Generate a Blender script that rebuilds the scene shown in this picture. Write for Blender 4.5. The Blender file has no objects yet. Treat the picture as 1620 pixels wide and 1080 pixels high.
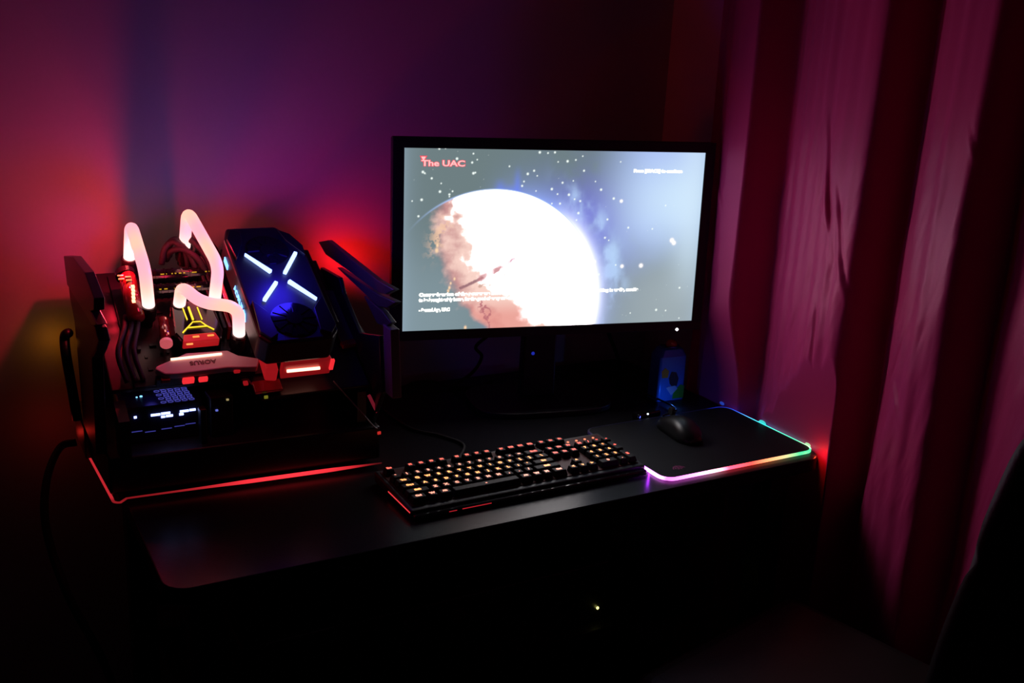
import bpy, math, random
import numpy as np
from math import sin, cos, pi, radians, sqrt, atan2
from mathutils import Vector, Matrix

# ---------------------------------------------------------------- camera, world, exposure
SC = bpy.context.scene
COL = SC.collection
D = 0.74                      # height of the desk top above the floor; most coordinates below count z from the desk top
random.seed(7)
rng = np.random.default_rng(11)

SC.view_settings.view_transform = 'Standard'
SC.view_settings.look = 'None'
SC.view_settings.gamma = 1.0
SC.view_settings.use_curve_mapping = False
SC.view_settings.exposure = 0.0
try:
    SC.cycles.max_bounces = 6
    SC.cycles.diffuse_bounces = 3
    SC.cycles.glossy_bounces = 3
    SC.cycles.transmission_bounces = 4
    SC.cycles.sample_clamp_indirect = 2.0
    SC.cycles.use_denoising = True
except Exception:
    pass

cam_yaw, cam_pitch, cam_roll = -0.5226650, 0.2831194, 0.0494472
cam_pos = Vector((-0.2133, -1.2359, 0.7051 + D))
fwd = Vector((-sin(cam_yaw)*cos(cam_pitch), cos(cam_yaw)*cos(cam_pitch), -sin(cam_pitch)))
rgt = Vector((cos(cam_yaw), sin(cam_yaw), 0))
up_ = rgt.cross(fwd)
r_ = rgt*cos(cam_roll) + up_*sin(cam_roll)
u_ = -rgt*sin(cam_roll) + up_*cos(cam_roll)
cam_data = bpy.data.cameras.new('camera')
cam_data.sensor_fit = 'HORIZONTAL'; cam_data.sensor_width = 36.0
cam_data.lens = 36.0*1620.22/1620.0
cam_data.clip_start = 0.02; cam_data.clip_end = 50
cam = bpy.data.objects.new('camera', cam_data); COL.objects.link(cam)
m = Matrix((r_, u_, -fwd)).transposed().to_4x4(); m.translation = cam_pos
cam.matrix_world = m
SC.camera = cam

world = bpy.data.worlds.new('night'); SC.world = world
world.use_nodes = True
bg = world.node_tree.nodes['Background']
bg.inputs[0].default_value = (0.1, 0.08, 0.12, 1); bg.inputs[1].default_value = 0.002

# ---------------------------------------------------------------- lights (LEDs of the computer, and added fill lamps)
def led_light(name, loc, power, color, size=0.01, aim=None, angle=None, blend=0.6):
    ld = bpy.data.lights.new(name, 'SPOT' if aim else 'POINT')
    ld.energy = power; ld.color = color; ld.shadow_soft_size = size
    o = bpy.data.objects.new(name, ld); COL.objects.link(o)
    o.location = (loc[0], loc[1], loc[2]+D)
    if aim:
        d = Vector(aim) - Vector(loc)
        o.rotation_euler = d.to_track_quat('-Z', 'Y').to_euler()
        ld.spot_size = radians(angle); ld.spot_blend = blend
    return o
led_light('memory_led_light', (0.165, 0.488, 0.365), 0.20, (1.0, 0.012, 0.06), 0.003)
led_light('reservoir_led_light', (0.0495, 0.499, 0.345), 0.72, (1.0, 0.015, 0.045), 0.003)
led_light('coolant_glow_fill', (0.140, 0.290, 0.330), 0.20, (1.0, 0.035, 0.10), 0.02)  # added lamp near the tubes, strengthening their red cast on the curtain
led_light('card_logo_fill', (0.275, 0.366, 0.362), 0.60, (0.035, 0.02, 1.0), 0.03)  # added lamp hovering above the card's bars to throw their blue
led_light('rear_fan_led_light', (0.470, 0.605, 0.255), 0.55, (1.0, 0.006, 0.008), 0.02, aim=(0.51, 0.68, 0.32), angle=150, blend=1.0)
led_light('power_board_led_light', (-0.052, 0.640, 0.165), 0.013, (1.0, 0.30, 0.015), 0.01)
led_light('chassis_rear_led_light', (-0.065, 0.60, 0.01), 0.010, (1.0, 0.03, 0.02), 0.006)
led_light('tin_fill_light', (1.070, 0.318, 0.012), 0.035, (0.05, 0.22, 1.0), 0.0008)  # added blue lamp clear of the gadget, brightening the foot of the tin
led_light('pad_red_fill', (1.163, 0.008, 0.003), 0.022, (1.0, 0.06, 0.02), 0.0006)  # added lamp in front of the rim, reddening the curtain

vl = bpy.data.lights.new('pad_violet_fill', 'AREA'); vl.shape = 'RECTANGLE'; vl.size = .040; vl.size_y = .003  # added area lamp beside the rim for violet glow on the desk
vl.energy = .016; vl.color = (.42, .03, 1.0)
vo = bpy.data.objects.new('pad_violet_fill', vl); COL.objects.link(vo); vo.location = (.8240, .066, D+.0036)
vo.rotation_euler = Vector((-.55, -.55, -.6)).to_track_quat('-Z', 'X').to_euler()

# ---------------------------------------------------------------- materials
MATS = {}
def mat(name, col, rough=0.5, metal=0.0, spec=0.5, sheen=0.0, coat=0.0, bump=None, alpha=None, trans=0.0, noise=None):
    if name in MATS: return MATS[name]
    m = bpy.data.materials.new(name); m.use_nodes = True
    nt = m.node_tree; b = nt.nodes['Principled BSDF']
    b.inputs['Base Color'].default_value = (*col, 1)
    b.inputs['Roughness'].default_value = rough
    b.inputs['Metallic'].default_value = metal
    b.inputs['Specular IOR Level'].default_value = spec
    b.inputs['Sheen Weight'].default_value = sheen
    b.inputs['Coat Weight'].default_value = coat
    b.inputs['Transmission Weight'].default_value = trans
    tc = nt.nodes.new('ShaderNodeTexCoord')
    n = nt.nodes.new('ShaderNodeTexNoise')
    n.inputs['Scale'].default_value = (bump or (60, 0))[0]
    n.inputs['Detail'].default_value = 4
    nt.links.new(tc.outputs['Object'], n.inputs['Vector'])
    # slight wear in the colour
    mx = nt.nodes.new('ShaderNodeMix'); mx.data_type = 'RGBA'
    k = noise if noise is not None else 0.12
    mx.inputs[6].default_value = (*[c*(1-k) for c in col], 1)
    mx.inputs[7].default_value = (*[min(1, c*(1+k)) for c in col], 1)
    nt.links.new(n.outputs['Fac'], mx.inputs[0])
    nt.links.new(mx.outputs[2], b.inputs['Base Color'])
    if bump and bump[1]:
        bp = nt.nodes.new('ShaderNodeBump'); bp.inputs['Strength'].default_value = bump[1]
        bp.inputs['Distance'].default_value = 0.002
        nt.links.new(n.outputs['Fac'], bp.inputs['Height'])
        nt.links.new(bp.outputs['Normal'], b.inputs['Normal'])
    MATS[name] = m
    return m

def glow(name, col, strength, base=(0.02, 0.02, 0.02), rough=0.3):
    if name in MATS: return MATS[name]
    m = bpy.data.materials.new(name); m.use_nodes = True
    b = m.node_tree.nodes['Principled BSDF']
    b.inputs['Base Color'].default_value = (*base, 1)
    b.inputs['Roughness'].default_value = rough
    b.inputs['Emission Color'].default_value = (*col, 1)
    b.inputs['Emission Strength'].default_value = strength
    MATS[name] = m
    return m

def glow_attr(name, strength, base=(0.02, 0.02, 0.02), attr='glow'):
    m = bpy.data.materials.new(name); m.use_nodes = True
    nt = m.node_tree; b = nt.nodes['Principled BSDF']
    b.inputs['Base Color'].default_value = (*base, 1); b.inputs['Roughness'].default_value = 0.35
    a = nt.nodes.new('ShaderNodeAttribute'); a.attribute_name = attr
    nt.links.new(a.outputs['Color'], b.inputs['Emission Color'])
    b.inputs['Emission Strength'].default_value = strength
    return m

BLACK = mat('black_plastic', (0.010, 0.010, 0.012), 0.45, spec=0.4, bump=(400, 0.08))
BLACKM = mat('black_painted_metal', (0.012, 0.011, 0.012), 0.38, spec=0.5, bump=(250, 0.05))
GLOSSB = mat('gloss_black', (0.006, 0.006, 0.007), 0.12, spec=0.5, coat=0.3)
RUBBER = mat('black_rubber', (0.008, 0.008, 0.008), 0.7, spec=0.3, bump=(300, 0.2))
SLEEVE = mat('braided_sleeve', (0.012, 0.010, 0.012), 0.6, spec=0.4, bump=(900, 0.5))
WALL = mat('wall_paint', (0.62, 0.60, 0.60), 0.75, spec=0.2, bump=(180, 0.10), noise=0.03)
WALL2 = mat('far_wall_dimmed', (0.10, 0.09, 0.09), 0.8, spec=0.2, bump=(180, 0.10), noise=0.03)  # unseen walls and ceiling darkened to cut bounced light
FLOORM = mat('floor_laminate', (0.03, 0.022, 0.018), 0.45, bump=(30, 0.1), noise=0.3)
DESKM = mat('desk_laminate', (0.011, 0.011, 0.013), 0.26, spec=0.07, bump=(500, 0.03))
WHITE = mat('white_armour_plastic', (0.62, 0.60, 0.60), 0.4, bump=(200, 0.03), noise=0.03)
GREYP = mat('grey_steel', (0.16, 0.15, 0.16), 0.4, metal=0.5, noise=0.08)
REDAC = glow('red_lit_acrylic', (1.0, 0.02, 0.03), 0.28, base=(0.35, 0.02, 0.02))
REDAC2 = glow('bright_red_lit_acrylic', (1.0, 0.03, 0.04), 0.9, base=(0.35, 0.02, 0.02))

# ---------------------------------------------------------------- mesh helpers (z counted from the desk top)
class MB:
    def __init__(s): s.v = []; s.f = []; s.mi = []; s.c = []
    def add(s, vs, fs, mi=0):
        o = len(s.v); s.v += [tuple(p) for p in vs]
        for f in fs: s.f.append([i+o for i in f]); s.mi.append(mi)
        return s
    def box(s, c, d, rot=None, mi=0):
        x, y, z = d[0]/2, d[1]/2, d[2]/2
        vs = [Vector((a*x, b*y, e*z)) for e in (-1, 1) for b in (-1, 1) for a in (-1, 1)]
        if rot is not None: vs = [rot @ v for v in vs]
        c = Vector(c); vs = [v+c for v in vs]
        return s.add(vs, [(0, 2, 3, 1), (4, 5, 7, 6), (0, 1, 5, 4), (2, 6, 7, 3), (0, 4, 6, 2), (1, 3, 7, 5)], mi)
    def prism(s, lo, hi, mi=0):
        n = len(lo)
        fs = [list(range(n))[::-1], [n+i for i in range(n)]]
        for i in range(n):
            j = (i+1) % n; fs.append((i, j, n+j, n+i))
        return s.add(list(lo)+list(hi), fs, mi)
    def tube(s, path, rad, seg=12, caps=True, mi=0):
        P = [Vector(p) for p in path]; n = len(P)
        R = rad if isinstance(rad, (list, tuple)) else [rad]*n
        T = []
        for i in range(n):
            t = (P[min(i+1, n-1)] - P[max(i-1, 0)])
            T.append(t.normalized() if t.length > 1e-9 else Vector((0, 0, 1)))
        a = Vector((0, 0, 1)) if abs(T[0].z) < .9 else Vector((1, 0, 0))
        u = T[0].cross(a).normalized(); vs = []
        for i in range(n):
            u = (u - T[i]*u.dot(T[i])).normalized(); w = T[i].cross(u)
            for k in range(seg):
                th = 2*pi*k/seg; vs.append(P[i] + (u*cos(th) + w*sin(th))*R[i])
        fs = []
        for i in range(n-1):
            for k in range(seg):
                k2 = (k+1) % seg
                fs.append((i*seg+k, i*seg+k2, (i+1)*seg+k2, (i+1)*seg+k))
        if caps:
            fs.append(list(range(seg))[::-1]); fs.append([(n-1)*seg+k for k in range(seg)])
        return s.add(vs, fs, mi)
    def build(s, name, m, parent=None, bevel=0, smooth=False, seg=2, colors=None, solid=0, sub=0):
        me = bpy.data.meshes.new(name)
        off = Vector((0, 0, 0)) if parent is None else Vector(parent['_w'])
        vs = [(v[0]-off.x, v[1]-off.y, v[2]+D-off.z) for v in s.v]
        me.from_pydata(vs, [], s.f)
        for mm in (m if isinstance(m, (list, tuple)) else [m]): me.materials.append(mm)
        me.polygons.foreach_set('material_index', s.mi)
        if colors is not None:
            at = me.color_attributes.new('glow', 'FLOAT_COLOR', 'POINT')
            at.data.foreach_set('color', np.asarray(colors, dtype=np.float32).ravel())
        me.update()
        o = bpy.data.objects.new(name, me); COL.objects.link(o)
        if parent is not None:
            o.parent = parent; o['_w'] = tuple(off)
        else: o['_w'] = (0, 0, 0)
        if smooth:
            me.polygons.foreach_set('use_smooth', [True]*len(me.polygons))
        if sub:
            sm = o.modifiers.new('subdivision', 'SUBSURF'); sm.levels = sub; sm.render_levels = sub
        if solid:
            sm = o.modifiers.new('solid', 'SOLIDIFY'); sm.thickness = solid; sm.offset = 0
        if bevel:
            bm = o.modifiers.new('bevel', 'BEVEL'); bm.width = bevel; bm.segments = seg
            bm.limit_method = 'ANGLE'; bm.angle_limit = radians(35)
        return o

def empty(name, loc, label, cat, group=None):
    o = bpy.data.objects.new(name, None); COL.objects.link(o)
    o.location = (loc[0], loc[1], loc[2]+D); o.empty_display_size = 0.05
    o['_w'] = (loc[0], loc[1], loc[2]+D)
    return tag(o, label, cat, group)
def tag(o, label=None, cat=None, group=None, kind=None):
    if label: o['label'] = label
    if cat: o['category'] = cat
    if group: o['group'] = group
    if kind: o['kind'] = kind
    return o
def bezier_path(pts, n=10):
    """Catmull-Rom through the points"""
    P = [Vector(p) for p in pts]; P = [P[0]*2-P[1]] + P + [P[-1]*2-P[-2]]
    out = []
    for i in range(1, len(P)-2):
        for k in range(n):
            t = k/n; a, b, c, d = P[i-1], P[i], P[i+1], P[i+2]
            out.append(0.5*((2*b) + (c-a)*t + (2*a-5*b+4*c-d)*t*t + (3*b-a-3*c+d)*t**3))
    out.append(P[-2]); return out
def round_path(pts, r, n=8):
    """polyline with rounded corners of radius r"""
    P = [Vector(p) for p in pts]; out = [P[0]]
    for i in range(1, len(P)-1):
        a = (P[i-1]-P[i]); b = (P[i+1]-P[i])
        ra = min(r, a.length*.48); rb = min(r, b.length*.48)
        A = P[i]+a.normalized()*ra; B = P[i]+b.normalized()*rb
        for k in range(n+1):
            t = k/n; out.append(A*(1-t)**2 + P[i]*2*t*(1-t) + B*t*t)
    out.append(P[-1]); return out
_fonts = {}
def text_mesh(body, size, extrude=0.0, offset=0.0, align='CENTER'):
    cu = bpy.data.curves.new('text', 'FONT'); cu.body = body; cu.size = size
    cu.align_x = align; cu.align_y = 'CENTER'; cu.extrude = extrude; cu.offset = offset; cu.resolution_u = 3
    o = bpy.data.objects.new('text', cu); COL.objects.link(o)
    dg = bpy.context.evaluated_depsgraph_get()
    me = bpy.data.meshes.new_from_object(o.evaluated_get(dg))
    bpy.data.objects.remove(o)
    vs = [v.co.copy() for v in me.vertices]; fs = [list(p.vertices) for p in me.polygons]
    bpy.data.meshes.remove(me)
    return vs, fs
def place_text(mb, body, size, O, X, Y, offset=0.0, extrude=0.0003, stretch=1.0, align='CENTER', mi=0):
    vs, fs = text_mesh(body, size, extrude, offset, align)
    O, X, Y = Vector(O), Vector(X), Vector(Y); N = X.cross(Y)
    mb.add([O + X*(v.x*stretch) + Y*v.y + N*v.z for v in vs], fs, mi)
    return mb
def disc(mb, c, n, r, h, seg=20, mi=0):
    c = Vector(c); n = Vector(n).normalized()
    return mb.tube([c, c+n*h], r, seg, mi=mi)

# ---------------------------------------------------------------- the room
XW, YW = 1.262, 0.680          # right wall, back wall
def struct(name, mb, m): return tag(mb.build(name, m), kind='structure')
struct('wall_back', MB().box((-.1, YW+.05, .53), (2.8, .1, 2.54)), WALL)
struct('wall_right', MB().box((XW+.05, -.95, .53), (.1, 3.36, 2.54)), WALL)
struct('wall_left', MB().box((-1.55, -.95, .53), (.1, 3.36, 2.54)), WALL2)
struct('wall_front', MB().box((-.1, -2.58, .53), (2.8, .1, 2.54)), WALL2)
struct('floor', MB().box((-.12, -.95, -D-.05), (2.96, 3.56, .1)), FLOORM)
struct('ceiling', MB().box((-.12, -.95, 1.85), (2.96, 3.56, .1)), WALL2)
struct('baseboard_back', MB().box((-.1, YW-.008, -D+.04), (2.7, .016, .08)), BLACK)

# ---------------------------------------------------------------- desk
def rounded_rect(x0, y0, x1, y1, r, z, n=8):
    out = []
    for cx, cy, a0 in ((x1-r, y1-r, 0), (x0+r, y1-r, 90), (x0+r, y0+r, 180), (x1-r, y0+r, 270)):
        for k in range(n+1):
            a = radians(a0+90*k/n); out.append(Vector((cx+r*cos(a), cy+r*sin(a), z)))
    return out
desk = empty('desk', (.59, .33, -D), 'long black desk with rounded corners carrying the computer and monitor', 'desk')
DX1 = 1.178
MB().prism(rounded_rect(0, 0, DX1, .655, .035, -.025), rounded_rect(0, 0, DX1, .655, .035, 0)).build('desk_top', DESKM, desk, bevel=.002)
for x, y in ((.06, .06), (1.11, .06), (.06, .60), (1.11, .60)):
    MB().box((x, y, -D/2-.0125), (.045, .045, D-.025)).build('leg', BLACKM, desk, bevel=.003)
MB().box((.585, .60, -.20), (1.0, .018, .32)).build('back_panel', BLACKM, desk, bevel=.002)

# ---------------------------------------------------------------- monitor
MC = Vector((.81865, .40062, .34885)); mya, mti = -0.2063184, 0.0305047
MX = Vector((cos(mya), sin(mya), 0)); MY = Vector((-sin(mti)*sin(mya), sin(mti)*cos(mya), cos(mti)))
MN = MX.cross(MY)                    # towards the viewer
def mp(x, y, n=0): return MC + MX*(x/1000) + MY*(y/1000) + MN*(n/1000)
monitor = empty('monitor', (.85, .47, 0), 'widescreen black monitor showing a red planet in space', 'monitor')
hb = MB()
hb.prism([mp(x, y, -22) for x, y in ((-320, -187), (320, -187), (320, 188), (-320, 188))],
         [mp(x, y, -1) for x, y in ((-320, -187), (320, -187), (320, 188), (-320, 188))])
hb.build('housing', BLACK, monitor, bevel=.004)
hb = MB()
hb.prism([mp(x, y, -55) for x, y in ((-180, -110), (180, -110), (180, 110), (-180, 110))],
         [mp(x, y, -21) for x, y in ((-240, -150), (240, -150), (240, 150), (-240, 150))])
hb.build('rear_bulge', BLACK, monitor, bevel=.008)
# bezel frame
fr = MB()
for (x0, y0, x1, y1) in ((-320, 168.5, 320, 188), (-320, -187, 320, -168.5), (-320, -168.5, -299, 168.5), (299, -168.5, 320, 168.5)):
    q = ((x0, y0), (x1, y0), (x1, y1), (x0, y1))
    fr.prism([mp(*p, -1.2) for p in q], [mp(*p, 2.2) for p in q])
fr.build('bezel', BLACK, monitor, bevel=.0008)

# the picture on the screen, computed per vertex
NX, NY = 600, 338
X, Y = np.meshgrid(np.linspace(-299, 299, NX), np.linspace(-168.5, 168.5, NY))
def vnoise(x, y, seed=0):
    r = np.random.default_rng(seed).random((64, 64))
    xi = np.floor(x).astype(int); yi = np.floor(y).astype(int); fx = x-xi; fy = y-yi
    fx = fx*fx*(3-2*fx); fy = fy*fy*(3-2*fy)
    g = lambda a, b: r[b % 64, a % 64]
    return (g(xi, yi)*(1-fx)+g(xi+1, yi)*fx)*(1-fy) + (g(xi, yi+1)*(1-fx)+g(xi+1, yi+1)*fx)*fy
def fbm(x, y, seed=0, o=5):
    s = 0; a = .5; t = 0
    for i in range(o):
        s = s+a*vnoise(x*2**i, y*2**i, seed+i); t += a; a *= .5
    return s/t
def sst(a, b, x): 
    t = np.clip((x-a)/(b-a), 0, 1); return t*t*(3-2*t)
def lin(r, g, b): 
    f = lambda c: ((c/255+.055)/1.055)**2.4 if c > 10 else c/255/12.92
    return np.array([f(r), f(g), f(b)])
img = np.zeros((NY, NX, 3))
def mixc(w, c):
    global img
    img = img*(1-w[..., None]) + np.asarray(c)*w[..., None]
img[:] = lin(110, 127, 130)
mixc(sst(60, -120, Y)*sst(0, -250, X), lin(128, 148, 156))
mixc(sst(-60, 260, X)*sst(60, -120, Y), lin(158, 172, 178))
n1 = fbm(X/70+5, Y/70, 3); n2 = fbm(X/30+9, Y/45+3, 20)
# nebula from the planet's limb up to the right
CXp, CYp, RP = -126., -118., 213.
dist = np.sqrt((X-CXp)**2+(Y-CYp)**2)
mixc(1.0*np.exp(-((X-60)/95)**2-((Y-30)/85)**2)*sst(.15, .5, n1), lin(108, 106, 208))
mixc(.95*sst(50, 200, X)*sst(-95, 40, Y+.25*(X-150)*-1+30*(n1-.5))*.95, lin(168, 190, 250))
mixc(.85*np.exp(-((X-255)/120)**2-((Y-75)/90)**2), lin(210, 236, 255))
mixc(.55*np.exp(-((X-285)/40)**2)*sst(-160, 0, Y), lin(215, 238, 255))
wisp = np.exp(-((dist-RP-18-22*n2)/26)**2)*sst(-40, 60, X)*sst(.3, .75, n2)
mixc(np.clip(wisp, 0, .8), lin(190, 220, 255))
halo = np.exp(-np.clip(dist-RP, 0, None)/20)*sst(-170, 20, X)
mixc(np.clip(halo*1.1, 0, 1), lin(150, 175, 255))
halo2 = np.exp(-np.clip(dist-RP, 0, None)/9)*sst(-20, 60, X)
mixc(np.clip(halo2*1.2, 0, 1), np.array([1.3, 1.3, 1.5]))
# plumes rising from the limb
for px, py, w, h in ((-118, 95, 9, 26), (-96, 95, 22, 14), (-85, 100, 6, 46)):
    mixc(.65*np.exp(-((X-px)/w)**2)*sst(py+h, py-6, Y)*(dist > RP-2), lin(110, 135, 245))
mixc(.5*np.exp(-((X-118)/10)**2-((Y+28)/30)**2), lin(185, 215, 250))
# planet
inside = sst(RP+1.2, RP-1.2, dist)
light = ((X-CXp)*.86+(Y-CYp)*.5)/RP      # lit from the upper right
nz = np.sqrt(np.clip(1-(dist/RP)**2, 0, 1))
tex = fbm(X/22+3, Y/22+7, 41, 6); tex2 = fbm(X/60, Y/26, 77, 4)
sky = img.copy()
xt = np.interp(Y, [-168, -131, -70, -22, 37, 70, 95], [-135, -180, -218, -231, -238, -240, -230])
dd_ = X-xt+26*(tex-.5)+14*(tex2-.5)
term = sst(-6, 20, dd_)
pc = sky*(1-term[..., None]) + lin(196, 138, 138)[None, None]*term[..., None]
t2 = sst(0, 52, dd_+50*(tex-.5)+46*(tex2-.5))[..., None]
pc = pc*(1-t2)+lin(250, 212, 200)*t2
thr = np.interp(Y, [-168, -105, -85, 0, 60, 90], [125, 105, 78, 66, 50, 30])
t3 = sst(-22, 34, dd_-thr+52*(tex2-.5)+46*(tex-.5))[..., None]
pc = pc*(1-t3)+np.array([7.2, 6.8, 6.9])*t3
# darker lowland in the south
sth = (sst(-100, -150, Y)*sst(-10, -75, X))[..., None]*.8*(term[..., None])
pc = pc*(1-sth)+lin(232, 150, 140)*sth
# canyon
def seg_w(p, q, wd):
    p = np.array(p, float); q = np.array(q, float); d = q-p; L = np.hypot(*d)
    t = np.clip(((X-p[0])*d[0]+(Y-p[1])*d[1])/L**2, 0, 1)
    jx = (tex-.5)*34
    dd = np.hypot(X-p[0]-t*d[0]+jx, Y-p[1]-t*d[1]+jx*.6)
    return sst(wd*1.3, wd*.5, dd)
for p, q, wd, c in (((-190, -90), (-150, -72), 3.5, (150, 105, 115)), ((-150, -72), (-118, -55), 8, (190, 125, 130)), ((-122, -58), (-90, -38), 6, (205, 145, 150)),
                    ((-90, -38), (-62, -26), 3, (215, 170, 190)), ((-118, -75), (-98, -62), 3, (200, 150, 140)), ((-150, -85), (-120, -84), 4, (205, 165, 150)),
                    ((-88, -78), (-86, -72), 5, (210, 150, 160)), ((-148, -112), (-132, -150), 1.8, (185, 110, 118)), ((-132, -150), (-128, -168), 1.6, (185, 110, 118))):
    w = seg_w(p, q, wd)[..., None]*.9; pc = pc*(1-w)+lin(*c)*w
# craggy lit highlands along the terminator
cr = .8*sst(.50, .60, fbm(X/9, Y/9, 91, 5))*np.exp(-((X+228-(Y-20)*.35)/16)**2)*np.exp(-((Y-12)/32)**2)
pc = pc*(1-cr[..., None])+lin(250, 205, 170)*cr[..., None]
img = img*(1-inside[..., None]) + pc*inside[..., None]
# thin limb arc
arc = np.exp(-((dist-RP)/1.6)**2)*sst(-300, -200, X)*sst(10, 40, Y+40)
mixc(np.clip(arc, 0, 1)*.85, lin(175, 205, 255))
# panel glow near the edges of the screen
edge = np.exp(-(299-np.abs(X))/14)
mixc(.3*edge, lin(165, 190, 215))
# stars
stars = []
s2 = [(-201.8, 150.5), (-171.2, 160.0), (-173.1, 144.0), (-163.7, 149.3), (-170.2, 124.6), (-166.6, 125.8), (-235.1, 168.0), (-223.5, 168.7), (-264.6, 126.0), (-261.1, 123.8), (-248.1, 114.8), (-230.3, 105.8), (-232.3, 90.9), (-208.7, 91.6), (-214.5, 85.8), (-214.4, 81.8), (-266.1, 76.0), (-101.6, 137.9), (-271.5, 46.1), (-283.6, 73.7), (-43.6, 164.2), (-27.4, 163.2), (-13.7, 164.6), (-6.5, 147.2), (12.3, 148.6), (28.7, 151.2), (-53.2, 130.3), (-46.6, 121.0), (-65.4, 124.4), (-72.2, 110.3), (-75.5, 102.1), (-47.7, 92.8), (-16.5, 96.5), (-4.6, 87.1), (4.4, 108.5), (25.8, 112.2), (18.4, 86.0), (30.4, 77.6), (42.1, 74.0), (70.9, 111.3), (83.5, 95.8), (-15.1, 69.2), (1.4, 69.2), (42.3, 158.4), (127.0, 74.1), (196.8, 19.7), (97.5, 3.2), (105.8, -1.9), (39.6, 51.1), (36.5, 37.8), (145.3, 22.5), (161.9, -148.5), (218.2, -143.8), (239.3, -145.8), (266.2, -99.7), (270.4, -162.5), (88.9, -68.9), (123.8, -50.7), (46.4, 131.3), (120.4, 148.8), (110.8, 79.0), (221.6, 65.6), (100.4, 38.8)]
for k, (a, b) in enumerate(s2):
    stars.append((a, b, (1.9, 1.3, 1.6, 1.1)[k % 4]*1.1))
for k in range(60):
    stars.append((rng.uniform(-295, 295), rng.uniform(-165, 165), .6))
for a, b, s in stars:
    if s < 1 and (a-CXp)**2+(b-CYp)**2 < RP**2: continue
    w = np.exp(-(((X-a)**2+(Y-b)**2)/(s*s*1.1))**1.5)
    mixc(np.clip(w*(1.3 if s > 1 else .5), 0, 1), np.array([.95, 1.05, 1.0]))
for a, b, s, c in ((78, -44, 3.6, (255, 205, 215)), (137-15, -51, 3.4, (190, 225, 255)), (154, -52, 4.2, (255, 250, 240)), (207, -6, 5, (255, 250, 245)), (212, -10, 4, (255, 250, 245)), (119, 34, 3.2, (240, 250, 255)), (149+20, -50, 3.2, (255, 235, 225))):
    pass
for (a, b, s) in ((78.0, -43.7, 3.6), (137.4, -53.5, 3.6), (178.0, -52.9, 4.2), (241.2, -3.3, 4.6), (245.8, -8.4, 4.4), (127.0, 74.1, 3.2)):
    w = np.exp(-(((X-a)**2+(Y-b)**2)/(s*s))**1.6); mixc(np.clip(w*1.2, 0, 1), np.array([1.2, 1.12, 1.1]))
for (a, b, s) in ((-177.6, -165.9, 2.6), (-210.4, -87.9, 2.2), (-201.0, -71.3, 2.0), (-208.1, -79.5, 1.8), (-212.6, -93.9, 2.2), (-236.0, -17.1, 3.2), (-235.0, -7.7, 2.6)):
    w = np.exp(-(((X-a)**2+((Y-b)*.7)**2)/(s*s))**1.4); mixc(np.clip(w*1.1, 0, 1), lin(255, 215, 175))
sm = MB()
vs = MC + MX*0
base = np.array(MC)[None] + X.ravel()[:, None]/1000*np.array(MX) + Y.ravel()[:, None]/1000*np.array(MY)
idx = np.arange(NX*NY).reshape(NY, NX)
sm.v = [tuple(p) for p in base]
sm.f = np.stack([idx[:-1, :-1], idx[:-1, 1:], idx[1:, 1:], idx[1:, :-1]], -1).reshape(-1, 4).tolist()
sm.mi = [0]*len(sm.f)
cols = np.concatenate([img.reshape(-1, 3), np.ones((NX*NY, 1))], 1)
SCREEN = glow_attr('lcd_picture', 1.0, base=(.01, .01, .01))
scr = sm.build('screen', SCREEN, monitor, colors=cols)
# writing on the screen
TXR = glow('title_halo_light', (1.0, .07, .11), 1.0)
TXP = glow('title_glyph_light', (1.0, .52, .52), 1.1)
TXW = glow('white_glyph_light', (1.0, 1.0, .93), 1.5)
t = MB(); place_text(t, 'The UAC', .0145, mp(-227, 141.5, .4), MX, MY, offset=.0011, stretch=1.42, extrude=.0001)
tt = t.build('title_text', TXR, scr)
t = MB(); place_text(t, 'The UAC', .0145, mp(-227, 141.5, .7), MX, MY, offset=.0004, stretch=1.42, extrude=.0001)
t.build('title_core', TXP, scr)
t = MB(); q = ((-271, 155), (-257, 155), (-264, 142))
t.prism([mp(x, y, .3) for x, y in q][::-1], [mp(x, y, .6) for x, y in q][::-1]); t.build('title_mark', TXR, scr)
t = MB(); q = ((-268.5, 153.5), (-259.5, 153.5), (-264, 145.5))
t.prism([mp(x, y, .6) for x, y in q][::-1], [mp(x, y, .8) for x, y in q][::-1]); t.build('mark_core', TXP, scr)
def fit_line(name, body, x0, x1, y, size):
    t = MB()
    vs, fs = text_mesh(body, size, .0002, .0009, 'LEFT')
    w = max(v.x for v in vs)-min(v.x for v in vs); k = (x1-x0)/1000/w
    t.add([mp(x0, y, .5) + MX*(v.x*k) + MY*v.y + MN*v.z for v in vs], fs)
    t.build(name, TXW, scr)
fit_line('prompt_text', 'Press [SPACE] to continue', 149, 253, 132, .0078)
fit_line('quote_text', 'Comprehension of the power we hold here, beneath the red surface, and the energy waiting in wells, awaits', -268, 176, -100.5, .0085)
fit_line('quote_text', 'to be brought safely home, for the good of every one of us here', -268, -61, -110.5, .0085)
fit_line('signature_text', '- Second Age, UAC', -268, -208, -129.5, .0085)
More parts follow.
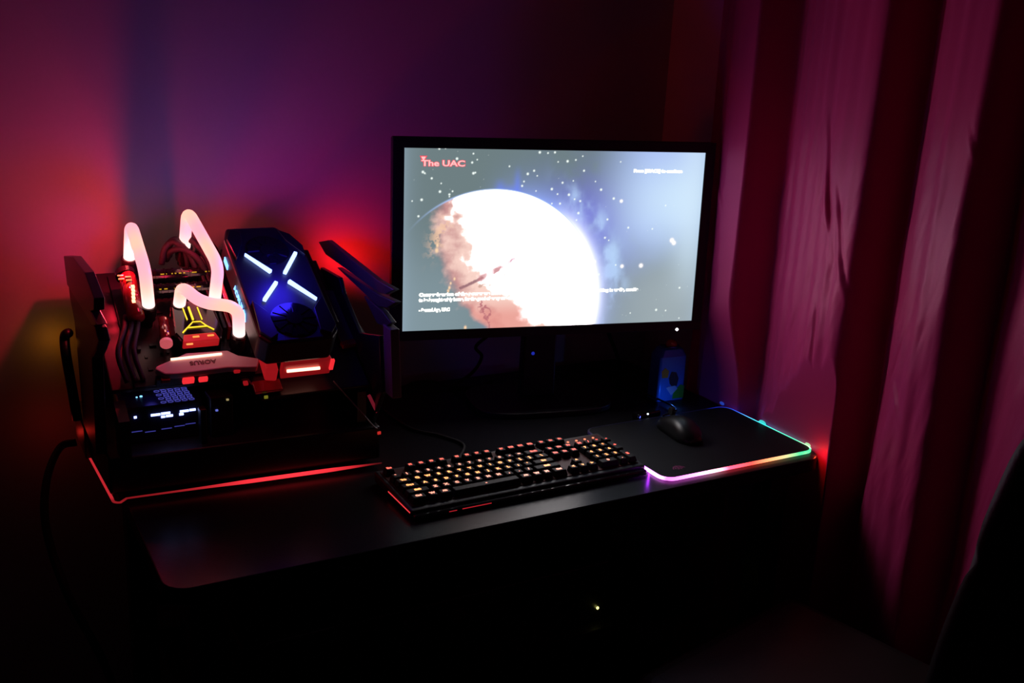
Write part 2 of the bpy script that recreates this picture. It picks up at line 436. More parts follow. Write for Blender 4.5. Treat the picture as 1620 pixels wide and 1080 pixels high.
# power light, neck, base
pw = MB(); a, b = (266.7, -185.5); disc(pw, mp(a, b, 2.0), MN, .0030, .0012); pw.build('power_light', glow('power_white', (1, 1, 1), 3.0), monitor)
MH = Vector((MN.x, MN.y, 0)).normalized()
nk = MB(); nc = MC - MN*.075 + Vector((.0, 0, 0))
nk.prism([Vector((nc.x, nc.y, .012)) + MX*a + MH*b for a, b in ((-.036, -.016), (.036, -.016), (.036, .016), (-.036, .016))],
         [Vector((nc.x, nc.y, .30)) + MX*a + MH*b for a, b in ((-.032, -.014), (.032, -.014), (.032, .014), (-.032, .014))])
nk.build('neck', BLACK, monitor, bevel=.004)
bs = MB(); bc = Vector((nc.x, nc.y, 0)) + MH*.015
pts = []
for k in range(40):
    a = 2*pi*k/40; ca, sa = cos(a), sin(a)
    pts.append(bc + MX*(.145*math.copysign(abs(ca)**.55, ca)) + MH*(.095*math.copysign(abs(sa)**.55, sa)))
bs.prism([p+Vector((0, 0, .0005)) for p in pts][::-1], [p+Vector((0, 0, .012)) for p in pts][::-1])
bs.build('base', BLACK, monitor, bevel=.002)
t = MB(); disc(t, Vector((nc.x, nc.y, .105)) + MH*.0158 - MX*.016, MH, .0035, .001)
t.build('indicator', glow('dim_blue', (.03, .06, 1.0), .35), monitor)

# ---------------------------------------------------------------- keyboard (grid pitch 19.05 mm)
U = .01905
KX, KY = .47725-.0952, .20319; KA = .009836
kb = empty('keyboard', (KX+.21, KY-.06, 0), 'full-size black mechanical keyboard with red backlit keys', 'keyboard')
ka_x = Vector((cos(KA), sin(KA), 0)); ka_y = Vector((-sin(KA), cos(KA), 0))
def kp(u, v, z): return Vector((KX, KY, 0)) + ka_x*(u*U) - ka_y*(v*U) + Vector((0, 0, z))
def kz(v): return .0215 - v*.0009       # top plate slopes to the front
def kprism(mb, u0, v0, u1, v1, z0, z1f, inset=0):
    q = ((u0, v1), (u1, v1), (u1, v0), (u0, v0))
    mb.prism([kp(u, v, z0) for u, v in q], [kp(u, v, z1f(v)) for u, v in q])
c = MB(); kprism(c, -.45, -.55, 22.85, 7.15, .003, kz); c.build('case', BLACK, kb, bevel=.003)
c = MB(); kprism(c, -.12, -.1, 22.45, 6.6, .015, lambda v: kz(v)+.0012); c.build('switch_plate', mat('red_switch_plate', (.05, .003, .003), .5, metal=.1, spec=.2), kb, bevel=.0008)
for u in (-.49, 22.86):
    c = MB(); q = ((u, 2.6), (u+.03, 2.6), (u+.03, 7.0), (u, 7.0))
    c.prism([kp(a, b, .010) for a, b in q][::-1], [kp(a, b, .0118) for a, b in q][::-1])
    c.build('side_strip', glow('red_side_strip', (1, .05, .06), .9), kb)
c = MB(); kprism(c, -.3, 7.1, 22.7, 7.7, .001, lambda v: .010); c.build('front_lip', GLOSSB, kb, bevel=.0025)
c = MB(); kprism(c, 3.9, 7.68, 6.6, 7.72, .0065, lambda v: .0078); c.build('front_reflection', glow('red_front_reflection', (1, .03, .05), .45), kb)  # glowing slivers painted in for key light reflected on the lip
c = MB(); kprism(c, 2.7, 7.68, 3.4, 7.72, .0062, lambda v: .0074); c.build('front_reflection', glow('red_front_reflection', (1, 0, 0), 1), kb)
KEYM = mat('keycap_plastic', (.005, .005, .006), .6, spec=.22, bump=(500, .06))
LEGS = [glow('legend_red', (1, .10, .07), 2.6), glow('legend_orange', (1, .30, .09), 2.8), glow('legend_pale', (1, .30, .20), 2.0), glow('legend_dim', (1, .22, .16), .5)]
def make_key(u0, v0, w, h, legend, kname='key', tone=0):
    z0 = kz(v0+h/2)+.0015; hgt = .0095
    o = MB(); g = .055; s = .19
    lo = [kp(a, b, z0) for a, b in ((u0+g, v0+h-g), (u0+w-g, v0+h-g), (u0+w-g, v0+g), (u0+g, v0+g))]
    hi = [kp(a, b, z0+hgt) for a, b in ((u0+s, v0+h-s-.02), (u0+w-s, v0+h-s-.02), (u0+w-s, v0+s*.5), (u0+s, v0+s*.5))]
    o.prism(lo, hi)
    k = o.build(kname, KEYM, kb, bevel=.0012, seg=2)
    if legend:
        lm = MB(); sz = .0082 if len(legend) == 1 else .0066
        place_text(lm, legend, sz, kp(u0+w/2, v0+h/2-.05, z0+hgt+.0001), ka_x, ka_y, offset=.00055, extrude=.0002, stretch=1.0 if len(legend) == 1 else .9)
        l = lm.build('legend', LEGS[tone], k)
    return k
rows = []
F = [('E', .0)] 
keys = [(0, 0, 1, 1, 'Esc', 0)]
for i, x in enumerate([2, 3, 4, 5, 6.5, 7.5, 8.5, 9.5, 11, 12, 13, 14]): keys.append((x, 0, 1, 1, 'F%d' % (i+1), 0))
for x, l in ((15.25, 'Pr'), (16.25, 'Sc'), (17.25, 'Pa')): keys.append((x, 0, 1, 1, l, 0))
for i, l in enumerate('`1234567890-='): keys.append((i, 1.5, 1, 1, l, 2))
keys.append((13, 1.5, 2, 1, 'Back', 0))
keys.append((0, 2.5, 1.5, 1, 'Tab', 1))
for i, l in enumerate('QWERTYUIOP[]'): keys.append((1.5+i, 2.5, 1, 1, l, 1))
keys.append((13.5, 2.5, 1.5, 1, '\\', 1))
keys.append((0, 3.5, 1.75, 1, 'Caps', 1))
for i, l in enumerate("ASDFGHJKL;'"): keys.append((1.75+i, 3.5, 1, 1, l, 1))
keys.append((12.75, 3.5, 2.25, 1, 'Ent', 1))
keys.append((0, 4.5, 2.25, 1, 'Shift', 1))
for i, l in enumerate('ZXCVBNM,./'): keys.append((2.25+i, 4.5, 1, 1, l, 2))
keys.append((12.25, 4.5, 2.75, 1, 'Shift', 1))
for x, w, l in ((0, 1.5, 'Ctrl'), (1.5, 1, 'W'), (2.5, 1.25, 'Alt'), (3.75, 6.5, '-'), (10.25, 1.25, 'Alt'), (11.5, 1, 'W'), (12.5, 1, 'M'), (13.5, 1.5, 'Ctrl')): keys.append((x, 5.5, w, 1, l, 2))
for r, ls in ((1.5, ('In', 'Ho', 'Pu')), (2.5, ('De', 'En', 'Pd'))):
    for i, l in enumerate(ls): keys.append((15.25+i, r, 1, 1, l, 0))
keys.append((16.25, 4.5, 1, 1, '^', 1))
for i, l in enumerate('<v>'): keys.append((15.25+i, 5.5, 1, 1, l, 1))
for i, l in enumerate(('N', '/', '*', '-')): keys.append((18.5+i, 1.5, 1, 1, l, 0))
for r, ls in ((2.5, '789'), (3.5, '456'), (4.5, '123')):
    for i, l in enumerate(ls): keys.append((18.5+i, r, 1, 1, l, 1))
keys.append((21.5, 2.5, 1, 2, '+', 0)); keys.append((21.5, 4.5, 1, 2, 'E', 0))
keys.append((18.5, 5.5, 2, 1, '0', 2)); keys.append((20.5, 5.5, 1, 1, '.', 2))
for (x, y, w, h, l, tn) in keys:
    kn = 'key'
    if l == 'Esc': kn = 'escape_key'
    elif w == 6.5: kn = 'space_bar'
    elif l == 'Shift': kn = 'shift_key'
    elif l == 'Ent' or (l == 'E' and h == 2): kn = 'enter_key'
    elif l == 'Back': kn = 'backspace_key'
    elif l in ('Ctrl',): kn = 'control_key'
    make_key(x, y, w, h, l, kn, tn)
c = MB()
for i in range(4): disc(c, kp(18.7+i*.95, .5, kz(.5)+.0005), (0, 0, 1), .0022, .002)
c.build('status_light', glow('status_red', (1, .25, .12), 1.6), kb)
c = MB(); c.tube(bezier_path([kp(9, -.5, .008), kp(8.6, -2, .0035), kp(10.5, -5, .0035), kp(9.5, -8, .0035), kp(7.5, -11.5, .0035), kp(7.2, -21, .0035)], 12), .0028, 8)
c.build('cable', RUBBER, kb, smooth=True)

# ---------------------------------------------------------------- illuminated mouse pad
PX0, PX1, PY0, PY1 = .8256, 1.1790, .0225, .2815
pad = empty('mouse_pad', (1.0, .15, 0), 'black mouse pad with colour-changing glowing rim at the right end of desk', 'mouse pad')
MB().prism(rounded_rect(PX0+.003, PY0+.003, PX1-.003, PY1-.003, .022, .0012), rounded_rect(PX0+.003, PY0+.003, PX1-.003, PY1-.003, .022, .0052)).build(
    'surface', mat('pad_surface', (.007, .007, .009), .6, spec=.2, bump=(900, .2)), pad)
NSEG = 240
def perim(inset, z):
    pr = rounded_rect(PX0+inset, PY0+inset, PX1-inset, PY1-inset, .025-inset, z, 8)
    L = [0]
    for i in range(len(pr)): L.append(L[-1]+(pr[(i+1) % len(pr)]-pr[i]).length)
    out = []
    for k in range(NSEG):
        s = L[-1]*k/NSEG; i = max(j for j in range(len(pr)) if L[j] <= s+1e-9)
        t = (s-L[i])/max(1e-9, L[i+1]-L[i]); out.append(pr[i].lerp(pr[(i+1) % len(pr)], t))
    return out
ri = MB(); A, B, C_, D_ = perim(0, .0008), perim(0, .0050), perim(.0035, .0056), perim(.0035, .0010)
ri.v = [tuple(p) for r in (A, B, C_, D_) for p in r]
for k in range(NSEG):
    j = (k+1) % NSEG
    for a in range(4):
        b = (a+1) % 4; ri.f.append([a*NSEG+k, b*NSEG+k, b*NSEG+j, a*NSEG+j][::-1]); ri.mi.append(0)
def ramp(stops, t):
    for (a, ca), (b, cb) in zip(stops, stops[1:]):
        if t <= b: return np.array(ca)*(1-(t-a)/(b-a))+np.array(cb)*((t-a)/(b-a)) if t > a else np.array(ca)
    return np.array(stops[-1][1])
def rim_col(p):
    x = (p[0]-PX0)/(PX1-PX0); y = (p[1]-PY0)/(PY1-PY0)
    d = {'l': x, 'r': 1-x, 'f': y*.72, 'b': (1-y)*.72}
    k = min(d, key=d.get)
    if k == 'f': return ramp([(0, (1.1, .12, 1.15)), (.2, (1.5, .30, 1.35)), (.30, (1.7, .65, .95)), (.40, (1.3, .07, .14)), (.55, (1.0, .05, .04)), (.68, (.75, .22, .09)), (.78, (.34, .30, .14)), (.88, (.03, .36, .15)), (1, (.03, .36, .17))], x)
    if k == 'r': return ramp([(0, (.10, .70, .38)), (.08, (.35, .60, .30)), (.2, (.06, .62, .30)), (.4, (.05, .55, .35)), (.55, (.02, .55, .50)), (.72, (.05, .25, .55)), (.85, (.01, .04, .35)), (1, (.003, .01, .15))], y)
    if k == 'l': return ramp([(0, (1.6, .15, 1.6)), (.12, (2.2, .6, 2.6)), (.3, (1.6, .2, 3.0)), (.42, (.02, .01, .05)), (1, (0, 0, .002))], y)
    return ramp([(0, (0, 0, .002)), (.85, (0, 0, .004)), (1, (.005, .012, .25))], x)
rc = [np.append(rim_col(p), 1) for p in ri.v]
ri.build('glowing_rim', glow_attr('rim_light', 3.0, (.03, .03, .03)), pad, colors=rc)
for yb, rb in ((.292, .006), (.170, .0085), (.046, .006)):  # glowing lumps added for the flares of rim light by the curtain
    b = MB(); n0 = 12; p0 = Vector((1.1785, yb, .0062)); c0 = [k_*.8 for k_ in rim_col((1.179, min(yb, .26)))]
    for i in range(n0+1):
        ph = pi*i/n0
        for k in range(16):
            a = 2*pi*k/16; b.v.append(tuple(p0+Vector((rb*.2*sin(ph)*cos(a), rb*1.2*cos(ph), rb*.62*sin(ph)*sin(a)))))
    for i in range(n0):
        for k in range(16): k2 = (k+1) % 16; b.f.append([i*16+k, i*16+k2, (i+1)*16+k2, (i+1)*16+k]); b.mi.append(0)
    b.build('added_flare', glow('flare_%d' % int(yb*1000), tuple(c0), 1.6, base=(.2, .2, .2)), pad, smooth=True)
# dragon crest printed near the front left corner
LG = mat('crest_print', (.30, .03, .16), .5, noise=.05)
em = MB()
def pq(u, v): return Vector((.880+u*.001, .0575+v*.001, .0053))
cre = [[(-13, -2), (-8, 5), (-1, 7.5), (-4, 4), (-9, 0), (-12, -5)], [(13, -2), (8, 5), (1, 7.5), (4, 4), (9, 0), (12, -5)], [(-2, 6), (0, 8.5), (2, 6), (1.2, -3), (0, -7), (-1.2, -3)],
       [(-9, -3), (-5, 2), (-3, 4), (-4, 0), (-7, -5)], [(9, -3), (5, 2), (3, 4), (4, 0), (7, -5)], [(-5, -5), (-2.5, -1), (-2, -6), (-3, -8)], [(5, -5), (2.5, -1), (2, -6), (3, -8)]]
for q in cre:
    ar = sum(q[i][0]*q[(i+1) % len(q)][1]-q[(i+1) % len(q)][0]*q[i][1] for i in range(len(q)))
    if ar < 0: q = q[::-1]
    em.prism([pq(*p) for p in q], [pq(*p)+Vector((0, 0, .0003)) for p in q])
em.build('crest', LG, pad)

# ---------------------------------------------------------------- mouse
mo = empty('computer_mouse', (.985, .19, .0052), 'black computer mouse lying on the mouse pad', 'mouse')
ma = radians(8)
def mpt(a, b, c_): return Vector((.985 + a*cos(ma)+b*sin(ma), .188 - a*sin(ma)+b*cos(ma), .0056+c_))
mb_ = MB(); ns, nr = 22, 24; prof = []
for i in range(ns+1):
    t = i/ns; y = -.060+.120*t
    w = .030*(sin(pi*min(1, max(0, t*.97+.015)))**.36)*(1+.10*cos(t*2*pi)); w = max(w, .001)
    h = .040*(sin(pi*(t*.94+.03))**.55)*(1.08-.35*t); h = max(h, .002)
    for k in range(nr):
        a = 2*pi*k/nr; ca, sa = cos(a), sin(a)
        x = w*math.copysign(abs(ca)**.8, ca); z = h*(max(0, sa)**.75) if sa > 0 else 0
        mb_.v.append(tuple(mpt(x, y, z)))
for i in range(ns):
    for k in range(nr):
        k2 = (k+1) % nr; mb_.f.append([i*nr+k, (i+1)*nr+k, (i+1)*nr+k2, i*nr+k2]); mb_.mi.append(0)
mb_.f.append(list(range(nr))); mb_.f.append([ns*nr+k for k in range(nr)][::-1]); mb_.mi += [0, 0]
mb_.build('shell', mat('mouse_shell', (.012, .012, .013), .35, spec=.45), mo, smooth=True)
w = MB(); w.tube([mpt(-.004, .034, .0335), mpt(.004, .034, .0335)], .008, 16); w.build('scroll_wheel', RUBBER, mo, bevel=.001)
w = MB(); w.tube([mpt(0, .016, .0392), mpt(0, .056, .0225)], .0006, 6); w.build('button_gap', RUBBER, mo)
w = MB(); w.tube(bezier_path([mpt(0, .058, .008), mpt(.01, .085, .004), mpt(.06, .12, .004), (1.06, .44, .004), (1.02, .52, .004), (.97, .63, .004)], 10), .0018, 8)
w.build('cable', RUBBER, mo, smooth=True)

# ---------------------------------------------------------------- small gadget with blue light
ga = empty('usb_receiver', (.99, .302, 0), 'small flat black gadget with a blue light in front of the blue tin', 'gadget')
R = Matrix.Rotation(radians(6), 3, 'Z')
MB().box((.990, .300, .0065), (.062, .020, .012), R).build('body', GLOSSB, ga, bevel=.003)
w = MB(); disc(w, (.9635, .2885, .0078), (-.2, -1, .1), .0026, .001); w.build('blue_light', glow('blue_led', (.10, .13, 1.0), 4.0), ga)
w = MB(); disc(w, (.985, .2895, .0105), (0, -1, .4), .0018, .001); w.build('white_light', glow('white_led', (.8, .9, 1.0), 2.5), ga)

# ---------------------------------------------------------------- blue tin behind the pad
tin = empty('tin', (1.092, .378, 0), 'blue printed tin with green patch and red knob standing beneath the monitor edge', 'tin')
TB = mat('tin_blue_print', (.035, .19, .62), .32, metal=.2, spec=.5, noise=.10, bump=(22, 0))
TX = Vector((cos(-.08), sin(-.08), 0)); TY = Vector((-sin(-.08), cos(-.08), 0)); TC = Vector((1.099, .382, 0))
def tp(a, b, z): return TC + TX*a + TY*b + Vector((0, 0, z))
def rr_tin(hw, hd, r, z):
    return [TC+TX*p.x+TY*p.y+Vector((0, 0, z)) for p in rounded_rect(-hw, -hd, hw, hd, r, 0, 5)]
b = MB(); rings = [rr_tin(.0335, .021, .006, 0.0005), rr_tin(.0325, .021, .006, .096), rr_tin(.026, .017, .008, .110), rr_tin(.024, .015, .008, .112)]
n = len(rings[0]); b.v = [tuple(p) for r in rings for p in r]
for i in range(len(rings)-1):
    for k in range(n): k2 = (k+1) % n; b.f.append([i*n+k, i*n+k2, (i+1)*n+k2, (i+1)*n+k]); b.mi.append(0)
b.f.append(list(range(n))[::-1]); b.f.append([(len(rings)-1)*n+k for k in range(n)]); b.mi += [0, 0]
b.build('body', TB, tin, smooth=False)
b = MB(); b.tube([tp(.022*cos(a)*1.0, .014*sin(a), .1135+.0015*sin(3*a)) for a in [2*pi*k/24 for k in range(25)]], .0018, 8, caps=False)
b.build('rim', mat('tin_rim', (.12, .22, .7), .2, metal=.9), tin, smooth=True)
b = MB(); b.tube([tp(.004, 0, .111), tp(.004, 0, .116), tp(.004, 0, .121), tp(.004, 0, .126), tp(.004, 0, .1285)], [.011, .0125, .0115, .0075, .001], 20)
b.build('knob', mat('red_knob', (.6, .06, .03), .15, coat=.5), tin, smooth=True)
def patch(name, pts, m, off=.0214):
    b = MB(); lo = [tp(x, -off+.0003, z) for x, z in pts]; hi = [tp(x, -off-.0004, z) for x, z in pts]
    b.prism(lo, hi); b.build(name, m, tin)
patch('green_print', [(.031, .004), (.0315, .030), (.022, .034), (.011, .026), (.005, .015), (.004, .004)], mat('green_ink', (.05, .36, .03), .35, metal=.2))
patch('yellow_print', [(-.012, .052), (-.010, .066), (-.020, .074), (-.028, .066), (-.026, .052)], mat('yellow_ink', (.35, .26, .02), .35))
patch('dark_print', [(.012, .032), (.015, .048), (.008, .062), (-.004, .064), (-.009, .050), (-.006, .038), (.002, .030)], mat('dark_ink', (.02, .02, .03), .35), .0217)
patch('pale_print', [(.0, .012), (.014, .026), (.008, .033), (-.008, .032), (-.014, .030)], mat('pale_ink', (.28, .42, .60), .35), .0221)
# ---------------------------------------------------------------- open-frame gaming computer
TT = radians(30)
TO = Vector((0, .30, .14)); TV = Vector((0, cos(TT), sin(TT))); TN = Vector((0, -sin(TT), cos(TT))); TXX = Vector((1, 0, 0))
def G(x, v, n=0): return TO + TXX*x + TV*v + TN*n
RT = Matrix((TXX, TV, TN)).transposed()
def gbox(mb, x0, v0, n0, x1, v1, n1, mi=0):
    return mb.box(G((x0+x1)/2, (v0+v1)/2, (n0+n1)/2), (abs(x1-x0), abs(v1-v0), abs(n1-n0)), RT, mi)
def gprism(mb, pts, n0, n1, mi=0):
    ar = sum(pts[i][0]*pts[(i+1) % len(pts)][1]-pts[(i+1) % len(pts)][0]*pts[i][1] for i in range(len(pts)))
    if ar < 0: pts = pts[::-1]
    return mb.prism([G(x, v, n0) for x, v in pts], [G(x, v, n1) for x, v in pts], mi)
pc = empty('gaming_computer', (.2, .44, 0), 'open-frame gaming computer with glowing water tubes on the left of the desk', 'computer')
# base
foot = [(-.021, .302), (.411, .279), (.418, .575), (-.034, .590)]
b = MB(); b.prism([Vector((x, y, .013)) for x, y in foot], [Vector((x, y, .072)) for x, y in foot]); b.build('base_chassis', BLACKM, pc, bevel=.004)
for x, y in ((.01, .33), (.385, .31), (.39, .55), (0, .56)):
    b = MB(); b.tube([(x, y, .0005), (x, y, .014)], .014, 16); b.build('foot', RUBBER, pc)
# red light strip round the foot of the base
SP = [(-.031, .517), (-.0215, .300)]
for k in range(7):
    a = radians(180+90*k/6); SP.append((-.0215+.012+.012*cos(a), .302-.012+.012*sin(a)+.0))
for k in range(1, 40): SP.append((-.0095+(.409+.0095)*k/39, .290-.011*k/39*2.2))
def strip_col(i):
    x, y = SP[i]
    if i < 9: s = .55 if i < 2 else .28
    else:
        t = (x+.01)/.42; s = .22+1.15*math.exp(-((t-.62)/.27)**2)
        if t > .88: s *= max(.12, 1-(t-.88)*8)
    return s
st = MB(); ncol = []
hs = []
for i, (x, y) in enumerate(SP):
    p = Vector((x, y, 0)); q = Vector((SP[min(i+1, len(SP)-1)][0]-SP[max(i-1, 0)][0], SP[min(i+1, len(SP)-1)][1]-SP[max(i-1, 0)][1], 0)).normalized()
    nn = Vector((q.y, -q.x, 0)) if False else Vector((-q.y, q.x, 0))
    s = strip_col(i); h = .0004+.0022*min(1, s)**1.5
    for (dn, z) in ((-.000, .0092-h), (-.000, .0092+h), (.004, .0092+h), (.004, .0092-h)):
        st.v.append(tuple(p+nn*dn+Vector((0, 0, z)))); ncol.append((1.0*s, .035*s, .05*s, 1))
for i in range(len(SP)-1):
    for a in range(4):
        b2 = (a+1) % 4; st.f.append([i*4+a, i*4+b2, (i+1)*4+b2, (i+1)*4+a]); st.mi.append(0)
st.f += [[0, 1, 2, 3], [(len(SP)-1)*4+k for k in (3, 2, 1, 0)]]; st.mi += [0, 0]
st.build('light_strip', glow_attr('red_strip_light', .95), pc, colors=ncol)
# rear panel and tray
b = MB(); b.prism([Vector(p) for p in ((-.012, .575, .07), (.405, .575, .07), (.405, .59, .07), (-.012, .59, .07))], [Vector(p) for p in ((-.012, .575, .275), (.405, .575, .275), (.405, .59, .275), (-.012, .59, .275))])
b.build('rear_panel', BLACKM, pc, bevel=.002)
b = MB(); gprism(b, [(-.004, .052), (.205, .048), (.215, .0), (.400, .0), (.400, .318), (-.004, .318)], -.009, 0); b.build('tray', BLACKM, pc, bevel=.002)
b = MB(); gbox(b, .030, .050, .001, .270, .305, .0045)
for k in range(40):
    x, v = random.uniform(.04, .26), random.uniform(.06, .29)
    gbox(b, x, v, .004, x+random.uniform(.003, .012), v+random.uniform(.003, .009), .004+random.uniform(.002, .006))
b.build('motherboard', mat('black_circuit_board', (.012, .010, .014), .3, spec=.5), pc)
for k, x in enumerate((.005, .385)):
    b = MB(); b.prism([Vector((x-.008, y, .07)) for y in (.30, .34)] + [Vector((x+.008, y, .07)) for y in (.34, .30)], [Vector((x-.008, y, z)) for y, z in ((.30, .130), (.34, .150))] + [Vector((x+.008, y, z)) for y, z in ((.34, .150), (.30, .130))])
    b.build('tray_support', BLACKM, pc)
# white armour shield with strip and upside-down lettering
sh = MB(); gprism(sh, [(.060, .058), (.072, .046), (.090, .044), (.168, .046), (.214, .040), (.222, .058), (.190, .070), (.176, .083), (.112, .086), (.062, .064)], .020, .032)
shield = sh.build('armour_shield', WHITE, pc, bevel=.002)
b = MB(); a0, a1 = G(.086, .074, .0335), G(.165, .075, .0335); b.tube([a0, a1], .0019, 10); b.build('light_bar', glow('pink_orange_bar', (1.0, .42, .30), 3.2), shield)
b = MB(); place_text(b, 'AORUS', .0115, G(.133, .0625, .0324), -TXX, -TV, offset=.0003, stretch=1.1); b.build('lettering', mat('lettering_ink', (.10, .02, .03), .4), shield)
# little lights under the shield
for (x, n_, w, m_) in ((.073, .019, .014, mat('dark_red_cap', (.25, .02, .02), .3)), (.108, .0135, .018, REDAC2), (.131, .0125, .014, REDAC2), (.183, .023, .010, REDAC), (.201, -.010, .008, REDAC)):
    b = MB(); gbox(b, x-w/2, .041, n_-w*.3, x+w/2, .049, n_+w*.3); b.build('connector_light', m_, pc, bevel=.0015)
b = MB(); gbox(b, .060, .046, .004, .215, .056, .020); b.build('connector_row', BLACK, pc, bevel=.001)
# cpu block
b = MB(); gprism(b, [(.108, .098), (.170, .098), (.176, .118), (.170, .190), (.108, .190), (.100, .118)], .006, .046)
blk = b.build('cpu_block', GLOSSB, pc, bevel=.003)
YEL = glow('yellow_lines', (1.0, .62, .02), 1.5); b = MB()
for seg_, r in ((((.123, .172), (.1245, .144)), .0011), (((.1325, .172), (.1335, .143)), .0018), (((.146, .170), (.1475, .142)), .0011),
                (((.122, .127), (.132, .138), (.144, .1375), (.152, .126)), .0010), (((.112, .116), (.121, .126), (.152, .126), (.161, .117)), .0012)):
    b.tube([G(x, v, .0475) for x, v in seg_], r, 8)
b.build('glowing_emblem', YEL, blk)
b = MB(); gprism(b, [(.108, .096), (.166, .096), (.162, .112), (.112, .112)], .030, .047); b.build('acrylic_window', REDAC, blk, bevel=.002)
for (x, v) in ((.125, .103), (.148, .103), (.112, .088)):
    b = MB(); gbox(b, x, v, .047, x+.010, v+.003, .0482); b.build('window_light', glow('orange_spot', (1, .30, .06), 1.3), blk)
# VRM heatsinks
for v, x0, x1 in ((.268, .078, .205), (.232, .086, .182)):
    b = MB(); b.tube([G(x0, v, .030), G(x1, v, .030)], .012, 20)
    for k in range(9): x = x0+(x1-x0)*(k+.5)/9; b.tube([G(x-.0015, v, .030), G(x+.0015, v, .030)], .0135, 20)
    h = b.build('heatsink', GLOSSB, pc)
    b = MB()
    for k in range(7 if v > .25 else 6):
        x = x0+.012+(x1-x0-.02)*k/6+random.uniform(-.004, .004); b.box(G(x, v-.006, .0405), (random.uniform(.004, .012), .0016, .0012), RT)
    b.build('yellow_glow', glow('yellow_reflection', (1.0, .55, .02), .55), h)  # emissive specks standing for yellow reflections on the gloss
# reservoir at the left
b = MB(); b.tube([G(.050, .165, .040), G(.053, .262, .040)], .0135, 20)
res_ = b.build('reservoir', mat('red_coolant_glass', (.22, .02, .025), .08, spec=.6, coat=.6), pc, smooth=True)
b = MB(); b.tube([G(.051, .262, .040), G(.051, .272, .040)], .016, 20); b.build('cap', GLOSSB, res_)
b = MB()
for k in range(5): b.box(G(.0525+.0012*k*-1+.002, .222-.0085*k, .0548), (.005, .0058, .002), RT)
b.build('led', glow('hot_red_led', (1.0, .28, .14), 5.0), res_)
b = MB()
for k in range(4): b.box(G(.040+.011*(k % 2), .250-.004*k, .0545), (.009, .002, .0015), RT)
b.build('painted_glint', glow('glint_orange', (1.0, .40, .10), .9), res_)  # highlights on the reservoir put in as glowing flecks
# slanted clear tube with pink cap, front left
b = MB(); b.tube([G(.092, .165, .030), G(.086, .112, .034)], .0085, 16); dr = b.build('drain_tube', mat('red_coolant_glass', (1, 0, 0)), pc, smooth=True)
b = MB(); b.tube([G(.0862, .112, .034), G(.0855, .106, .0345)], .0098, 20); b.build('end_cap', glow('pink_cap', (1.0, .16, .20), .42, base=(.6, .3, .3)), dr)
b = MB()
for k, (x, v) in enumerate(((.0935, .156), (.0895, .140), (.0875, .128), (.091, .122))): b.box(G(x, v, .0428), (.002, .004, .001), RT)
b.build('painted_glint', glow('glint_pink', (1.0, .30, .22), 1.0), dr)  # glowing flecks painted as shine on the tube
# memory modules beside the graphics card
for k in range(4):
    x = .172+k*.0085
    b = MB(); gbox(b, x, .130, .006, x+.0055, .262, .036)
    mm = b.build('memory_module', BLACKM if k < 2 else mat('red_heat_spreader', (.30, .02, .03), .2, coat=.4), pc, bevel=.001)
    if k == 3:
        b = MB(); b.tube([G(x+.003, .135, .0385), G(x+.003, .262, .0385)], .0026, 8); b.build('light_bar', glow('memory_red', (1.0, .03, .06), .55), mm)
# fittings and tubes
FIT = mat('black_fitting', (.010, .008, .009), .25, spec=.6)
def fitting(x, v, n, top):
    b = MB(); b.tube([G(x, v, .005), G(x, v, n-.030), G(x, v, n-.028), G(x, v, n-.004), G(x, v, n)], [.010, .010, .0138, .0138, .0125], 20)
    return b.build('fitting', FIT, pc)
TUBE = glow_attr('glowing_coolant', 1.0, (.5, .3, .3))
def ctube(pts, r=.0098):
    P = [Vector(p) for p in round_path([G(*p) for p in pts], .024, 8)]; Q = []
    for p, q in zip(P, P[1:]):
        m_ = max(1, int((q-p).length/.004)); Q += [p.lerp(q, i/m_) for i in range(m_)]
    Q.append(P[-1]); L = [0]
    for p, q in zip(Q, Q[1:]): L.append(L[-1]+(q-p).length)
    b = MB(); b.tube(Q, r, 18); cc = []
    for l in L:
        e = max(math.exp(-((l/.032)**2)), math.exp(-(((L[-1]-l)/.030)**2)))
        w_ = .5+.5*sin(l*70+pts[0][0]*90)
        mid = np.array([1.40, .50+.15*w_, .48+.12*(1-w_)]); end = np.array([1.8, 1.08, 1.0])
        c_ = mid*(1-e)+end*e
        for k in range(18): cc.append((*c_, 1))
    return b.build('coolant_tube', TUBE, pc, smooth=True, colors=cc)
fitting(.063, .300, .048, 0); fitting(.0715, .183, .049, 0); fitting(.158, .325, .045, 0); fitting(.1785, .188, .047, 0); fitting(.120, .182, .048, 0); fitting(.198, .102, .048, 0)
ctube([(.063, .300, .046), (.062, .300, .122), (.0645, .190, .118), (.072, .183, .047)])
ctube([(.158, .325, .043), (.155, .318, .130), (.177, .186, .122), (.1785, .188, .045)])
ctube([(.120, .182, .046), (.115, .160, .108), (.137, .122, .104), (.192, .108, .104), (.198, .102, .046)])
